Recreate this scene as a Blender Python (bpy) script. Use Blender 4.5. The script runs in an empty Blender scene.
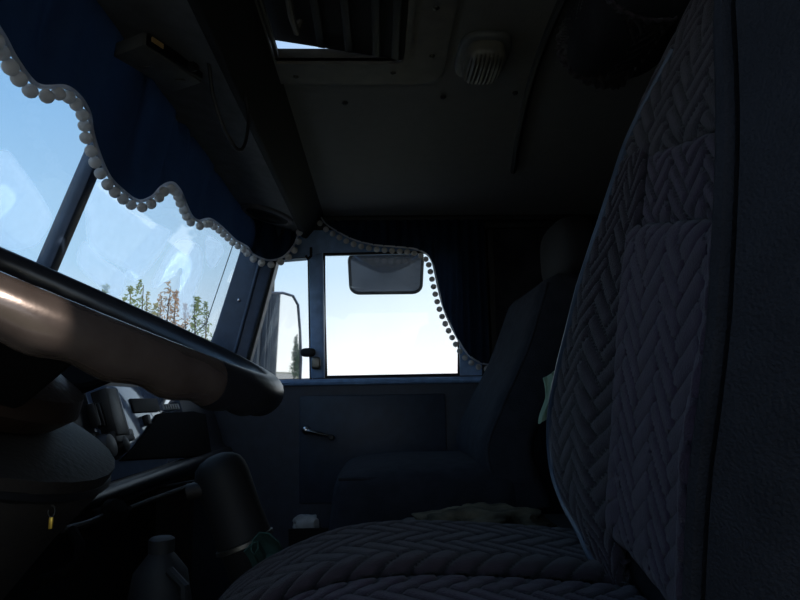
import bpy, bmesh, math, random
from mathutils import Vector, Matrix, noise
random.seed(7)
S = bpy.context.scene
COL = S.collection
PI = math.pi
H = 0.66                       # camera height above the cab floor; coordinates below are relative to camera height

# ------------------------------------------------------------------ camera
FPX = 620.0
def cam_axes():
    a = math.atan(97 / FPX); yw = math.radians(2.03); ro = math.radians(1.0)
    f = Vector((math.sin(yw) * math.cos(a), math.cos(yw) * math.cos(a), math.sin(a)))
    r = f.cross(Vector((0, 0, 1))).normalized(); u = r.cross(f)
    r2 = r * math.cos(ro) - u * math.sin(ro); u2 = u * math.cos(ro) + r * math.sin(ro)
    return r2, u2, f
CR, CU, CF = cam_axes()
cam = bpy.data.cameras.new('camera'); cam.lens = FPX / 800 * 36; cam.sensor_width = 36; cam.clip_start = 0.02; cam.clip_end = 500
camo = bpy.data.objects.new('camera', cam); COL.objects.link(camo)
M = Matrix((CR, CU, -CF)).transposed().to_4x4(); M.translation = Vector((0, 0, H)); camo.matrix_world = M
S.camera = camo
def ray(px, py): return CR * ((px - 400) / FPX) + CU * ((300 - py) / FPX) + CF
def P(px, py, Y):
    """point of the cab at depth Y (metres across the cab) on the sight line of a photograph pixel"""
    d = ray(px, py); return d * (Y / d.y)
def PX(px, py, X):
    d = ray(px, py); return d * (X / d.x)
def PZ(px, py, Z):
    d = ray(px, py); return d * (Z / d.z)

# ------------------------------------------------------------------ sky, sun, exposure
wd = bpy.data.worlds.new('sky'); S.world = wd; wd.use_nodes = True
nt = wd.node_tree; nt.nodes.clear()
out = nt.nodes.new('ShaderNodeOutputWorld'); bg = nt.nodes.new('ShaderNodeBackground')
tc = nt.nodes.new('ShaderNodeTexCoord'); sp = nt.nodes.new('ShaderNodeSeparateXYZ'); rp = nt.nodes.new('ShaderNodeValToRGB')
nt.links.new(tc.outputs['Generated'], sp.inputs[0]); nt.links.new(sp.outputs['Z'], rp.inputs[0])
cr = rp.color_ramp
for i, (p, c) in enumerate([(0.0, (1.1, 1.2, 1.3)), (0.10, (0.80, 0.98, 1.18)), (0.20, (0.50, 0.78, 1.08)), (0.42, (0.30, 0.58, 0.96)), (1.0, (0.10, 0.22, 0.52))]):
    e = cr.elements[i] if i < 2 else cr.elements.new(p)
    e.position = p; e.color = (*c, 1)
# the haze is whiter towards the sun, behind the truck (+x)
hz_ = nt.nodes.new('ShaderNodeMapRange'); hz_.interpolation_type = 'SMOOTHERSTEP'; hz_.inputs[1].default_value = -0.55; hz_.inputs[2].default_value = 0.25; hz_.inputs[3].default_value = 0; hz_.inputs[4].default_value = 1
nt.links.new(sp.outputs['X'], hz_.inputs[0])
ad_ = nt.nodes.new('ShaderNodeMix'); ad_.data_type = 'RGBA'; ad_.blend_type = 'ADD'; ad_.inputs[7].default_value = (0.34, 0.26, 0.14, 1)
nt.links.new(hz_.outputs[0], ad_.inputs[0]); nt.links.new(rp.outputs[0], ad_.inputs[6]); nt.links.new(ad_.outputs[2], bg.inputs[0]); bg.inputs[1].default_value = 1.0
nt.links.new(bg.outputs[0], out.inputs[0])
sun = bpy.data.lights.new('sun', 'SUN'); sun.energy = 3.0; sun.angle = math.radians(0.6); sun.color = (1, 0.95, 0.86)
suno = bpy.data.objects.new('sun', sun); COL.objects.link(suno)
suno.rotation_euler = Vector((0.50, -0.50, 0.46)).to_track_quat('Z', 'Y').to_euler()
S.view_settings.view_transform = 'Standard'; S.view_settings.look = 'None'
S.view_settings.gamma = 1; S.view_settings.use_curve_mapping = False
S.view_settings.exposure = 0.0

# ------------------------------------------------------------------ materials
def lin(c): return tuple((v / 255 / 12.92) if v / 255 <= 0.04045 else ((v / 255 + 0.055) / 1.055) ** 2.4 for v in c)
def mat(name, rgb, rough=0.7, metal=0.0, spec=0.5, noise_amt=0.25, noise_scale=30.0, bump=0.0, bump_scale=200.0, rgb2=None, coat=0):
    m = bpy.data.materials.new(name); m.use_nodes = True; n = m.node_tree.nodes; l = m.node_tree.links
    b = n['Principled BSDF']; b.inputs['Roughness'].default_value = rough; b.inputs['Metallic'].default_value = metal
    b.inputs['Specular IOR Level'].default_value = spec; b.inputs['Coat Weight'].default_value = coat
    c = lin(rgb); c2 = lin(rgb2) if rgb2 else tuple(v * (1 - noise_amt) for v in c)
    t = n.new('ShaderNodeTexCoord'); no = n.new('ShaderNodeTexNoise'); no.inputs['Scale'].default_value = noise_scale
    no.inputs['Detail'].default_value = 4
    l.new(t.outputs['Object'], no.inputs['Vector'])
    r = n.new('ShaderNodeValToRGB'); r.color_ramp.elements[0].position = 0.35; r.color_ramp.elements[1].position = 0.65
    r.color_ramp.elements[0].color = (*c, 1); r.color_ramp.elements[1].color = (*c2, 1)
    l.new(no.outputs['Fac'], r.inputs[0]); l.new(r.outputs[0], b.inputs['Base Color'])
    if bump:
        n2 = n.new('ShaderNodeTexNoise'); n2.inputs['Scale'].default_value = bump_scale; n2.inputs['Detail'].default_value = 3
        l.new(t.outputs['Object'], n2.inputs['Vector'])
        bp = n.new('ShaderNodeBump'); bp.inputs['Strength'].default_value = bump; bp.inputs['Distance'].default_value = 0.004
        l.new(n2.outputs['Fac'], bp.inputs['Height']); l.new(bp.outputs[0], b.inputs['Normal'])
    return m
def cloth_mat(name, rgb, trans):
    m = mat(name, rgb, 0.95, spec=0.1, bump=0.4, bump_scale=600); n = m.node_tree.nodes; l = m.node_tree.links
    tr = n.new('ShaderNodeBsdfTranslucent'); tr.inputs[0].default_value = (*lin(rgb), 1)
    mx = n.new('ShaderNodeMixShader'); mx.inputs[0].default_value = trans
    l.new(n['Principled BSDF'].outputs[0], mx.inputs[1]); l.new(tr.outputs[0], mx.inputs[2])
    l.new(mx.outputs[0], n['Material Output'].inputs['Surface']); return m
def glass_mat(name, tint=(1, 1, 1), dust=0.03):
    m = bpy.data.materials.new(name); m.use_nodes = True; n = m.node_tree.nodes; l = m.node_tree.links; n.clear()
    o = n.new('ShaderNodeOutputMaterial'); t = n.new('ShaderNodeBsdfTransparent'); t.inputs[0].default_value = (*tint, 1)
    g = n.new('ShaderNodeBsdfGlossy'); g.inputs['Roughness'].default_value = 0.02
    lw = n.new('ShaderNodeLayerWeight'); lw.inputs[0].default_value = 0.5
    pw = n.new('ShaderNodeMath'); pw.operation = 'POWER'; pw.inputs[1].default_value = 5.0; l.new(lw.outputs['Facing'], pw.inputs[0])
    fr = n.new('ShaderNodeMath'); fr.operation = 'MULTIPLY_ADD'; fr.inputs[1].default_value = 0.7; fr.inputs[2].default_value = 0.04; l.new(pw.outputs[0], fr.inputs[0])
    mx = n.new('ShaderNodeMixShader'); l.new(fr.outputs[0], mx.inputs[0]); l.new(t.outputs[0], mx.inputs[1]); l.new(g.outputs[0], mx.inputs[2])
    tl = n.new('ShaderNodeBsdfTranslucent'); tl.inputs[0].default_value = (0.85, 0.88, 0.9, 1)
    tcx = n.new('ShaderNodeTexCoord'); no = n.new('ShaderNodeTexNoise'); no.inputs['Scale'].default_value = 5; no.inputs['Detail'].default_value = 6
    l.new(tcx.outputs['Object'], no.inputs['Vector'])
    mp = n.new('ShaderNodeMapRange'); mp.inputs[1].default_value = 0.35; mp.inputs[2].default_value = 0.75; mp.inputs[3].default_value = dust * 0.3; mp.inputs[4].default_value = dust * 2
    l.new(no.outputs['Fac'], mp.inputs[0])
    m2 = n.new('ShaderNodeMixShader'); l.new(mp.outputs[0], m2.inputs[0]); l.new(mx.outputs[0], m2.inputs[1]); l.new(tl.outputs[0], m2.inputs[2])
    l.new(m2.outputs[0], o.inputs[0]); return m
def reflection_mat(name, amt):
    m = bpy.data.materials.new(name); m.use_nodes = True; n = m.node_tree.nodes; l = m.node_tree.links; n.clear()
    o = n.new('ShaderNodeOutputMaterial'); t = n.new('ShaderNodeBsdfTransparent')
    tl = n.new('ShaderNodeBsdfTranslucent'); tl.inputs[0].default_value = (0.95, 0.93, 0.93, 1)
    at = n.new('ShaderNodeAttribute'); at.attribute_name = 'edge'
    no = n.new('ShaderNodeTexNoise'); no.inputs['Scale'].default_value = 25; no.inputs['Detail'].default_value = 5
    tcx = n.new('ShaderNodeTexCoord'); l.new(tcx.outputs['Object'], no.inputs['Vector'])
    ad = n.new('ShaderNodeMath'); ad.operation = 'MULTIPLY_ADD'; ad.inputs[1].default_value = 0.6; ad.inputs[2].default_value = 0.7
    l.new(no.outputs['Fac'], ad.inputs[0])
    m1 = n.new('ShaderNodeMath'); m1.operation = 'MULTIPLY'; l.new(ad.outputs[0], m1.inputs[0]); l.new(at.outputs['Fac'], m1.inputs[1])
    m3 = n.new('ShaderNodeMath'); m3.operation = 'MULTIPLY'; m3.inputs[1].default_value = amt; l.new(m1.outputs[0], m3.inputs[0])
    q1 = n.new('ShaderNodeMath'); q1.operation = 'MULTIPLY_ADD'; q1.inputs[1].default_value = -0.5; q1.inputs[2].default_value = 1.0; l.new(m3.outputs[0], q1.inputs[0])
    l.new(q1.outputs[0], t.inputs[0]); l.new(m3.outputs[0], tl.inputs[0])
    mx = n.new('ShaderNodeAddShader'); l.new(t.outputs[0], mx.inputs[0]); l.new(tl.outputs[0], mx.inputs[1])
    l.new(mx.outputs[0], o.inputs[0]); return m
def weave_mat(name, rgb, groove):
    m = mat(name, rgb, 0.9, spec=0.15, bump=0.5, bump_scale=900, noise_scale=60); n = m.node_tree.nodes; l = m.node_tree.links
    at = n.new('ShaderNodeAttribute'); at.attribute_name = 'pile'
    mx = n.new('ShaderNodeMix'); mx.data_type = 'RGBA'; mx.inputs[6].default_value = (*lin(groove), 1)
    b = n['Principled BSDF']; src = b.inputs['Base Color'].links[0].from_socket
    l.new(at.outputs['Fac'], mx.inputs[0]); l.new(src, mx.inputs[7]); l.new(mx.outputs[2], b.inputs['Base Color'])
    b.inputs['Sheen Weight'].default_value = 0.15
    return m
MT = dict(
    ceiling=mat('ceiling_vinyl', (118, 115, 112), 0.75, bump=0.15, noise_amt=0.06),
    beam=mat('black_header', (22, 22, 25), 0.8, bump=0.2),
    soffit=mat('header_vinyl', (116, 115, 117), 0.7, bump=0.15),
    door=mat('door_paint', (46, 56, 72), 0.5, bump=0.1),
    frame=mat('door_frame_glare_tint', (136, 166, 206), 0.45),  # lightened towards blue to imitate the glare around the windows
    pillar=mat('pillar_paint', (58, 74, 98), 0.5),
    wall=mat('side_wall_cloth', (52, 50, 54), 0.95, spec=0.1, bump=0.6, bump_scale=40, noise_scale=9, rgb2=(34, 32, 38)),
    trim=mat('dark_moulding', (34, 34, 37), 0.6),
    floor=mat('rubber_floor', (20, 20, 21), 0.85, bump=0.4),
    rubber=mat('black_rubber', (20, 20, 22), 0.7),
    black=mat('black_plastic', (22, 22, 25), 0.45),
    matte=mat('matte_black', (16, 16, 17), 0.95, spec=0.1),
    gloss=mat('glossy_black_plastic', (18, 20, 24), 0.35),
    rim=mat('dark_rim', (38, 38, 42), 0.3, bump=0.08, bump_scale=90),
    worn=mat('worn_brown_rim', (118, 104, 98), 0.26, metal=0.55, bump=0.06, bump_scale=90, rgb2=(96, 82, 76), coat=0.4),
    hub=mat('brushed_brown_hub', (70, 56, 48), 0.35, metal=0.5, bump=0.2, bump_scale=150),
    shroud=mat('column_shroud', (40, 36, 34), 0.6, bump=0.2),
    dash=mat('dash_paint', (40, 44, 54), 0.5, bump=0.1),
    panel=mat('pale_blue_panel', (104, 122, 152), 0.10, coat=1.0, noise_amt=.1),
    silver=mat('silver_plastic', (170, 174, 184), 0.35, metal=0.3),
    chrome=mat('chrome', (200, 200, 205), 0.18, metal=1.0),
    steel=mat('dull_steel', (120, 118, 112), 0.4, metal=0.9),
    brass=mat('brass_clip', (200, 165, 70), 0.3, metal=0.7),
    navy=cloth_mat('navy_curtain', (32, 45, 64), 0.30),
    braid=cloth_mat('white_braid', (235, 235, 240), 0.8),
    pom=cloth_mat('pompom_wool', (232, 226, 222), 0.48),
    weave=weave_mat('chevron_weave', (66, 53, 67), (12, 11, 14)),
    weave2=weave_mat('chevron_weave_grey', (57, 49, 56), (12, 11, 14)),
    plain=mat('plain_seat_cloth', (38, 38, 43), 0.9, spec=0.15, bump=0.5, bump_scale=500),
    piping=mat('seat_piping', (60, 68, 84), 0.45),
    stitch=mat('seat_thread', (92, 88, 86), 0.8),
    seat2=mat('passenger_seat_cloth', (51, 53, 60), 0.95, spec=0.1, bump=0.4, bump_scale=400),
    green=cloth_mat('green_rag', (164, 188, 166), 0.4),
    teal=cloth_mat('teal_rag', (62, 92, 88), 0.2),
    khaki=mat('khaki_camouflage', (112, 102, 84), 0.95, spec=0.1, noise_scale=18, rgb2=(38, 36, 30), bump=0.4),
    bag=mat('dark_blue_bag', (26, 32, 50), 0.8, bump=0.3, bump_scale=60),
    pink=mat('pink_plastic', (170, 110, 104), 0.35),
    jug=mat('milky_jug', (58, 61, 64), 0.6),
    paper=mat('white_paper', (200, 200, 198), 0.9, bump=0.3, bump_scale=30),
    lens=mat('lamp_lens', (104, 100, 94), 0.35),
    lampbase=mat('lamp_base', (100, 100, 102), 0.5),
    hatchpaint=mat('hatch_paint', (108, 102, 96), 0.5),
    orange=mat('amber_display', (230, 186, 130), 0.3),
    mirror=mat('mirror_glass', (235, 238, 240), 0.02, metal=1.0, noise_amt=0.02),
    dullmirror=mat('dusty_mirror_glass', (150, 156, 166), 0.12, metal=0.8, noise_amt=0.15, noise_scale=8),
    glass=glass_mat('windscreen_glass', (0.96, 0.98, 0.98), 0.03),
    glass2=glass_mat('door_glass', (0.97, 0.98, 0.98), 0.02),
    reflection=reflection_mat('painted_reflection', 0.8),  # pale translucent layer imitating reflections in the windscreen
    ground=mat('dry_ground', (150, 140, 118), 0.95, noise_scale=0.4, rgb2=(104, 112, 78)),
    road=mat('gravel_road', (176, 168, 156), 0.95, noise_scale=1.5),
    bark=mat('bark', (96, 84, 74), 0.9),
    truck=mat('truck_body_paint', (60, 66, 78), 0.6, noise_scale=3, rgb2=(96, 100, 108)),
)
def leaf(name, c, t=0.4): return cloth_mat(name, c, t)
LEAF = [leaf('green_leaves', (150, 164, 112), .5), leaf('olive_leaves', (178, 172, 128), .5), leaf('rusty_twigs', (206, 176, 152), .5), leaf('dark_conifer', (86, 108, 84))]

# ------------------------------------------------------------------ helpers
ORIG = {}
def thing(name, label, cat, loc, group=None):
    o = bpy.data.objects.new(name, None); COL.objects.link(o); o.empty_display_size = 0.05
    loc = Vector(loc); o.location = loc + Vector((0, 0, H)); ORIG[o.name] = loc
    o['label'] = label; o['category'] = cat
    if group: o['group'] = group
    return o
def tag(o, label, cat, group=None):
    o['label'] = label; o['category'] = cat
    if group: o['group'] = group
    return o
def struct_root(name, loc=(0, 0, 0)):
    o = bpy.data.objects.new(name, None); COL.objects.link(o); o.empty_display_size = 0.05
    loc = Vector(loc); o.location = loc + Vector((0, 0, H)); ORIG[o.name] = loc; o['kind'] = 'structure'; return o
def obj(name, bm, m, parent=None, smooth=True, label=None, origin=None, sub=0):
    """link a bmesh (in camera-height coordinates) as one mesh object"""
    if parent is not None: L = ORIG[parent.name]
    else:
        if origin is None:
            vs = [v.co for v in bm.verts]
            lo = [min(v[i] for v in vs) for i in range(3)]; hi = [max(v[i] for v in vs) for i in range(3)]
            origin = ((lo[0] + hi[0]) / 2, (lo[1] + hi[1]) / 2, lo[2])
        L = Vector(origin)
    bmesh.ops.translate(bm, verts=bm.verts, vec=-L)
    bmesh.ops.recalc_face_normals(bm, faces=bm.faces)
    me = bpy.data.meshes.new(name); bm.to_mesh(me); bm.free()
    me.materials.append(m)
    o = bpy.data.objects.new(name, me); COL.objects.link(o); ORIG[o.name] = L
    if smooth:
        for p in me.polygons: p.use_smooth = True
        me.set_sharp_from_angle(angle=math.radians(40))
    if parent is not None: o.parent = parent
    else: o.location = L + Vector((0, 0, H))
    if sub:
        md = o.modifiers.new('sub', 'SUBSURF'); md.levels = sub; md.render_levels = sub
    if label: o['label'] = label
    return o
def struct(name, bm, m, **k):
    o = obj(name, bm, m, **k); o['kind'] = 'structure'; return o
def clone(o, parent, offset):
    c = o.copy(); COL.objects.link(c); ORIG[c.name] = ORIG[o.name]; c.parent = parent; c.location = o.location + Vector(offset); return c
def NB(): return bmesh.new()
def box(bm, lo, hi, bev=0.0, rot=None, seg=2):
    lo = Vector(lo); hi = Vector(hi); c = (lo + hi) / 2; d = hi - lo
    r = bmesh.ops.create_cube(bm, size=1.0); vs = r['verts']
    for v in vs: v.co = Vector((v.co.x * d.x, v.co.y * d.y, v.co.z * d.z))
    if bev:
        t = bmesh.new(); r = bmesh.ops.create_cube(t, size=1.0)
        for v in r['verts']: v.co = Vector((v.co.x * d.x, v.co.y * d.y, v.co.z * d.z))
        bmesh.ops.bevel(t, geom=list(t.edges), offset=min(bev, min(d) * .45), segments=seg, profile=0.5, affect='EDGES')
        bmesh.ops.delete(bm, geom=vs, context='VERTS')
        mp = {v: bm.verts.new(v.co) for v in t.verts}
        for f in t.faces: bm.faces.new([mp[v] for v in f.verts])
        vs = list(mp.values()); t.free()
    for v in vs:
        if rot is not None: v.co = rot @ v.co
        v.co += c
    return bm
def tube(bm, pts, r, seg=8, closed=False, cap=True):
    pts = [Vector(p) for p in pts]; n = len(pts); rings = []
    rr = r if isinstance(r, (list, tuple)) else [r] * n
    up = None
    for i, p in enumerate(pts):
        if closed: t = pts[(i + 1) % n] - pts[i - 1]
        else: t = pts[min(i + 1, n - 1)] - pts[max(i - 1, 0)]
        t.normalize()
        if up is None:
            up = Vector((0, 0, 1)) if abs(t.z) < 0.9 else Vector((1, 0, 0))
        s = t.cross(up)
        if s.length < 1e-5: s = t.cross(Vector((0.3, 1, 0.2)))
        s.normalize(); up = s.cross(t).normalized()
        rings.append([bm.verts.new(p + (s * math.cos(2 * PI * k / seg) + up * math.sin(2 * PI * k / seg)) * rr[i]) for k in range(seg)])
    m = n if closed else n - 1
    for i in range(m):
        a, b = rings[i], rings[(i + 1) % n]
        for k in range(seg): bm.faces.new((a[k], a[(k + 1) % seg], b[(k + 1) % seg], b[k]))
    if cap and not closed:
        bm.faces.new(rings[0][::-1]); bm.faces.new(rings[-1])
    return bm
def lathe(bm, prof, org, axis, seg=24, a0=0, a1=2 * PI):
    axis = Vector(axis).normalized(); org = Vector(org)
    s = axis.orthogonal().normalized(); u = axis.cross(s); rings = []
    full = abs(a1 - a0 - 2 * PI) < 1e-4
    for r, h in prof:
        rings.append([bm.verts.new(org + axis * h + (s * math.cos(a0 + (a1 - a0) * k / seg) + u * math.sin(a0 + (a1 - a0) * k / seg)) * max(r, 1e-5)) for k in range(seg + (0 if full else 1))])
    for a, b in zip(rings, rings[1:]):
        n = len(a)
        for k in range(n if full else n - 1): bm.faces.new((a[k], a[(k + 1) % n], b[(k + 1) % n], b[k]))
    if full:
        bm.faces.new(rings[0][::-1]); bm.faces.new(rings[-1])
    return bm
def prism(bm, poly, vec, bev=0.0):
    vec = Vector(vec); a = [bm.verts.new(Vector(p)) for p in poly]; b = [bm.verts.new(Vector(p) + vec) for p in poly]
    n = len(poly); fs = [bm.faces.new(a[::-1]), bm.faces.new(b)]
    for i in range(n): fs.append(bm.faces.new((a[i], a[(i + 1) % n], b[(i + 1) % n], b[i])))
    if bev:
        bmesh.ops.recalc_face_normals(bm, faces=fs)
        bmesh.ops.bevel(bm, geom=list({e for f in fs for e in f.edges}), offset=bev, segments=2, profile=0.5, affect='EDGES')
    return bm
def grid(bm, fn, nu, nv, closeu=False):
    vs = [[bm.verts.new(Vector(fn(i / (nu if closeu else nu - 1), j / (nv - 1)))) for j in range(nv)] for i in range(nu)]
    for i in range(nu if closeu else nu - 1):
        for j in range(nv - 1):
            bm.faces.new((vs[i][j], vs[(i + 1) % nu][j], vs[(i + 1) % nu][j + 1], vs[i][j + 1]))
    return vs
def pillow(bm, c, d, n=14, e=0.32, fn=None, rot=None):
    """soft rounded block: superellipsoid of size d at c, e small = boxy; fn reshapes unit coordinates"""
    c = Vector(c)
    bmesh.ops.create_cube(bm, size=2.0)
    bmesh.ops.subdivide_edges(bm, edges=list(bm.edges), cuts=n, use_grid_fill=True)
    vs = list(bm.verts)
    k = 2 / e
    for v in vs:
        p = v.co; q = (abs(p.x) ** k + abs(p.y) ** k + abs(p.z) ** k) ** (1 / k)
        u = Vector((p.x, p.y, p.z)) / q
        if fn: u = Vector(fn(u))
        w = Vector((u.x * d[0] / 2, u.y * d[1] / 2, u.z * d[2] / 2))
        if rot is not None: w = rot @ w
        v.co = c + w
    return bm
def interp(tab, x):
    if x <= tab[0][0]: return tab[0][1]
    for (a, fa), (b, fb) in zip(tab, tab[1:]):
        if x <= b:
            t = (x - a) / (b - a); return fa + (fb - fa) * t
    return tab[-1][1]
def sinterp(tab, x):                                  # smooth (Catmull-Rom style) table
    n = len(tab)
    if x <= tab[0][0]: return tab[0][1]
    if x >= tab[-1][0]: return tab[-1][1]
    for i in range(n - 1):
        if x <= tab[i + 1][0]:
            x0, y0 = tab[i]; x1, y1 = tab[i + 1]; h = x1 - x0; t = (x - x0) / h
            m0 = (y1 - tab[i - 1][1]) / (x1 - tab[i - 1][0]) if i > 0 else (y1 - y0) / h
            m1 = (tab[i + 2][1] - y0) / (tab[i + 2][0] - x0) if i + 2 < n else (y1 - y0) / h
            t2, t3 = t * t, t * t * t
            return (2*t3-3*t2+1)*y0 + (t3-2*t2+t)*h*m0 + (-2*t3+3*t2)*y1 + (t3-t2)*h*m1
def herring(u, v, w=0.018, n=3):
    """raised bars laid in a herringbone; 1 on a bar, 0 in the groove between bars"""
    a = (u + v) * 0.70711 / w; b = (v - u) * 0.70711 / w
    i = math.floor(a); j = math.floor(b); fx = a - i; fy = b - j; k = (i - j) % (2 * n)
    if k < n: lx, ly = k + fx, fy
    else: lx, ly = 2 * n - 1 - k + fy, fx
    e = min(min(lx, n - lx) * 1.2, min(ly, 1 - ly)) / 0.22
    e = max(0.0, min(1.0, e)); return e * e * (3 - 2 * e)
def add_attr(o, name, vals):
    at = o.data.attributes.new(name, 'FLOAT', 'POINT')
    at.data.foreach_set('value', vals)
def woven(name, fn, u0, u1, v0, v1, m, parent, step=0.0034, amp=0.0045, w=0.018, phase=(0, 0), inside=None, thick=0.012, rot90=False):
    """padded cloth panel over surface fn(u, v), with the herringbone relief modelled in the mesh"""
    nu = max(4, int((u1 - u0) / step)); nv = max(4, int((v1 - v0) / step)); bm = NB(); vals = []; V = {}
    eps = 0.004
    for i in range(nu + 1):
        for j in range(nv + 1):
            u = u0 + (u1 - u0) * i / nu; v = v0 + (v1 - v0) * j / nv
            if inside and not inside(u, v): continue
            p = Vector(fn(u, v)); nrm = (Vector(fn(u + eps, v)) - p).cross(Vector(fn(u, v + eps)) - p).normalized()
            h = herring(u + phase[0], v + phase[1], w) if not rot90 else herring(v + phase[1], u + phase[0], w)
            ed = min(i, nu - i, j, nv - j) * step / 0.014
            pad = 0.006 * (1 - (1 - min(1, ed)) ** 2)
            V[i, j] = bm.verts.new(p + nrm * (pad + amp * h)); vals.append(h)
    for i in range(nu):
        for j in range(nv):
            q = [V.get(k) for k in ((i, j), (i + 1, j), (i + 1, j + 1), (i, j + 1))]
            if all(q): bm.faces.new(q)
    lone = [v for v in bm.verts if not v.link_faces]
    if lone:
        idx = {v: k for k, v in enumerate(list(bm.verts))}
        keep = [vals[idx[v]] for v in bm.verts if v.link_faces]
        bmesh.ops.delete(bm, geom=lone, context='VERTS'); vals = keep
    o = obj(name, bm, m, parent); add_attr(o, 'pile', vals)
    md = o.modifiers.new('padding', 'SOLIDIFY'); md.thickness = thick; md.offset = -1
    return o
def sheet(bm, fn, nu, nv):
    grid(bm, fn, nu, nv); return bm
def slab(bm, fn, nu, nv, thick):
    """closed sheet: grid fn(u,v) with thickness along -normal (approx.)"""
    a = [[Vector(fn(i / (nu - 1), j / (nv - 1))) for j in range(nv)] for i in range(nu)]
    top = [[bm.verts.new(p) for p in r] for r in a]; bot = []
    for i in range(nu):
        rr = []
        for j in range(nv):
            du = a[min(i + 1, nu - 1)][j] - a[max(i - 1, 0)][j]; dv = a[i][min(j + 1, nv - 1)] - a[i][max(j - 1, 0)]
            n = du.cross(dv); n = n.normalized() if n.length > 1e-9 else Vector((0, 0, 1)); rr.append(bm.verts.new(a[i][j] - n * thick))
        bot.append(rr)
    for i in range(nu - 1):
        for j in range(nv - 1):
            bm.faces.new((top[i][j], top[i+1][j], top[i+1][j+1], top[i][j+1])); bm.faces.new((bot[i][j], bot[i][j+1], bot[i+1][j+1], bot[i+1][j]))
    for i in range(nu - 1):
        bm.faces.new((top[i][0], bot[i][0], bot[i+1][0], top[i+1][0])); bm.faces.new((top[i][-1], top[i+1][-1], bot[i+1][-1], bot[i][-1]))
    for j in range(nv - 1):
        bm.faces.new((top[0][j], top[0][j+1], bot[0][j+1], bot[0][j])); bm.faces.new((top[-1][j], bot[-1][j], bot[-1][j+1], top[-1][j+1]))
    return bm

# ================================================================== THE CAB SHELL
YL, YR = -0.15, 2.10           # inner faces of the driver's and the passenger's side
XF, XB = -0.72, 1.00
ZF, ZC = -0.66, 0.62
WX = -0.585
def XW(Z): return WX + (Z - 0.16) * 0.345         # inner face of the raked windscreen
struct('floor', box(NB(), (XF, YL, ZF - 0.05), (XB, YR + 0.05, ZF)), MT['floor'], smooth=False)
HX0, HX1, HY0, HY1 = -0.178, 0.0524, 0.64, 1.064       # roof hatch opening
bm = NB()
for lo, hi in (((-0.46, YL, ZC), (HX0, YR + .05, ZC + .012)), ((HX1, YL, ZC), (XB, YR + .05, ZC + .012)), ((HX0, YL, ZC), (HX1, HY0, ZC + .012)), ((HX0, HY1, ZC), (HX1, YR + .05, ZC + .012))):
    box(bm, lo, hi)
ceil = struct('ceiling', bm, MT['ceiling'], smooth=False)
def button(px, py, r=0.006):
    q = PZ(px, py, ZC); return lathe(NB(), [(r, 0.001), (r, 0.003), (r * 0.6, 0.006)], q + Vector((0, 0, 0)), (0, 0, -1), 10)
for px, py in ((345, 102), (443, 96), (515, 92)):
    obj('upholstery_button', button(px, py), MT['trim'], ceil)
struct('wall_front', box(NB(), (XF - .03, YL, ZF), (XF, YR + .05, 0.13)), MT['beam'], smooth=False)
struct('wall_rear', box(NB(), (XB, YL, ZF), (XB + .04, YR + .05, ZC)), MT['wall'], smooth=False)
bm = NB()
box(bm, (0.36, YL - .05, ZF), (XB, YL, ZC)); box(bm, (-0.75, YL - .05, ZF), (0.36, YL, -0.50)); box(bm, (-0.50, YL - .05, 0.60), (0.36, YL, ZC)); box(bm, (-0.75, YL - .05, -0.5), (-0.50, YL, 0.1))
struct('wall_left', bm, MT['door'], smooth=False)
# passenger side wall behind the door, upholstered
bm = NB(); box(bm, (0.385, YR, ZF), (XB, YR + .05, ZC)); box(bm, (0.29, YR + .041, ZF), (0.40, YR + .06, ZC)); box(bm, (-0.76, YR - .005, ZF), (-0.585, YR + .05, 0.12)); box(bm, (-0.76, YR, ZF), (0.385, YR + .05, -0.622))
wr = struct('wall_right', bm, MT['trim'], smooth=False)
def wallcloth(u, v):
    x = 0.40 + 0.58 * u; z = -0.45 + 1.02 * v
    n = noise.noise(Vector((x * 9, z * 6, 2.3))) * 0.012 + noise.noise(Vector((x * 22 + z * 9, z * 13, 5))) * 0.005
    return (x, YR - 0.012 - n - 0.006, z)
obj('padded_cloth', slab(NB(), lambda u, v: wallcloth(u, 1 - v), 40, 60, 0.004), MT['wall'], wr)
bm = NB(); box(bm, (-0.36, YR - .02, 0.575), (XB, YR, 0.60), 0.006); box(bm, (-0.36, YR - .035, 0.602), (XB, YR, ZC), 0.006)
struct('trim_1', bm, MT['trim'])                       # moulding along the top of the side wall
pts = []
for k in range(14):
    t = k / 13; q = PZ(*( (575 + (513 - 575) * t - 10 * math.sin(PI * t), -30 + 200 * t)), ZC); pts.append(q + Vector((0, 0, -.004)))
struct('trim_2', tube(NB(), pts, 0.008, 8), MT['trim'])  # bowed ceiling batten
# header over the windscreen: black beam and grey soffit
bm = NB(); prism(bm, [(-0.182, YL, ZC), (-0.245, YL, 0.545), (-0.262, YL, 0.55), (-0.262, YL, ZC)], (0, YR - YL, 0), 0.004)
struct('trim_3', bm, MT['beam'])
bm = NB(); prism(bm, [(-0.25, YL, 0.551), (-0.455, YL, 0.605), (-0.455, YL, 0.632), (-0.25, YL, 0.632)], (0, YR - YL, 0))
struct('trim_4', bm, MT['soffit'], smooth=False)
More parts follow.
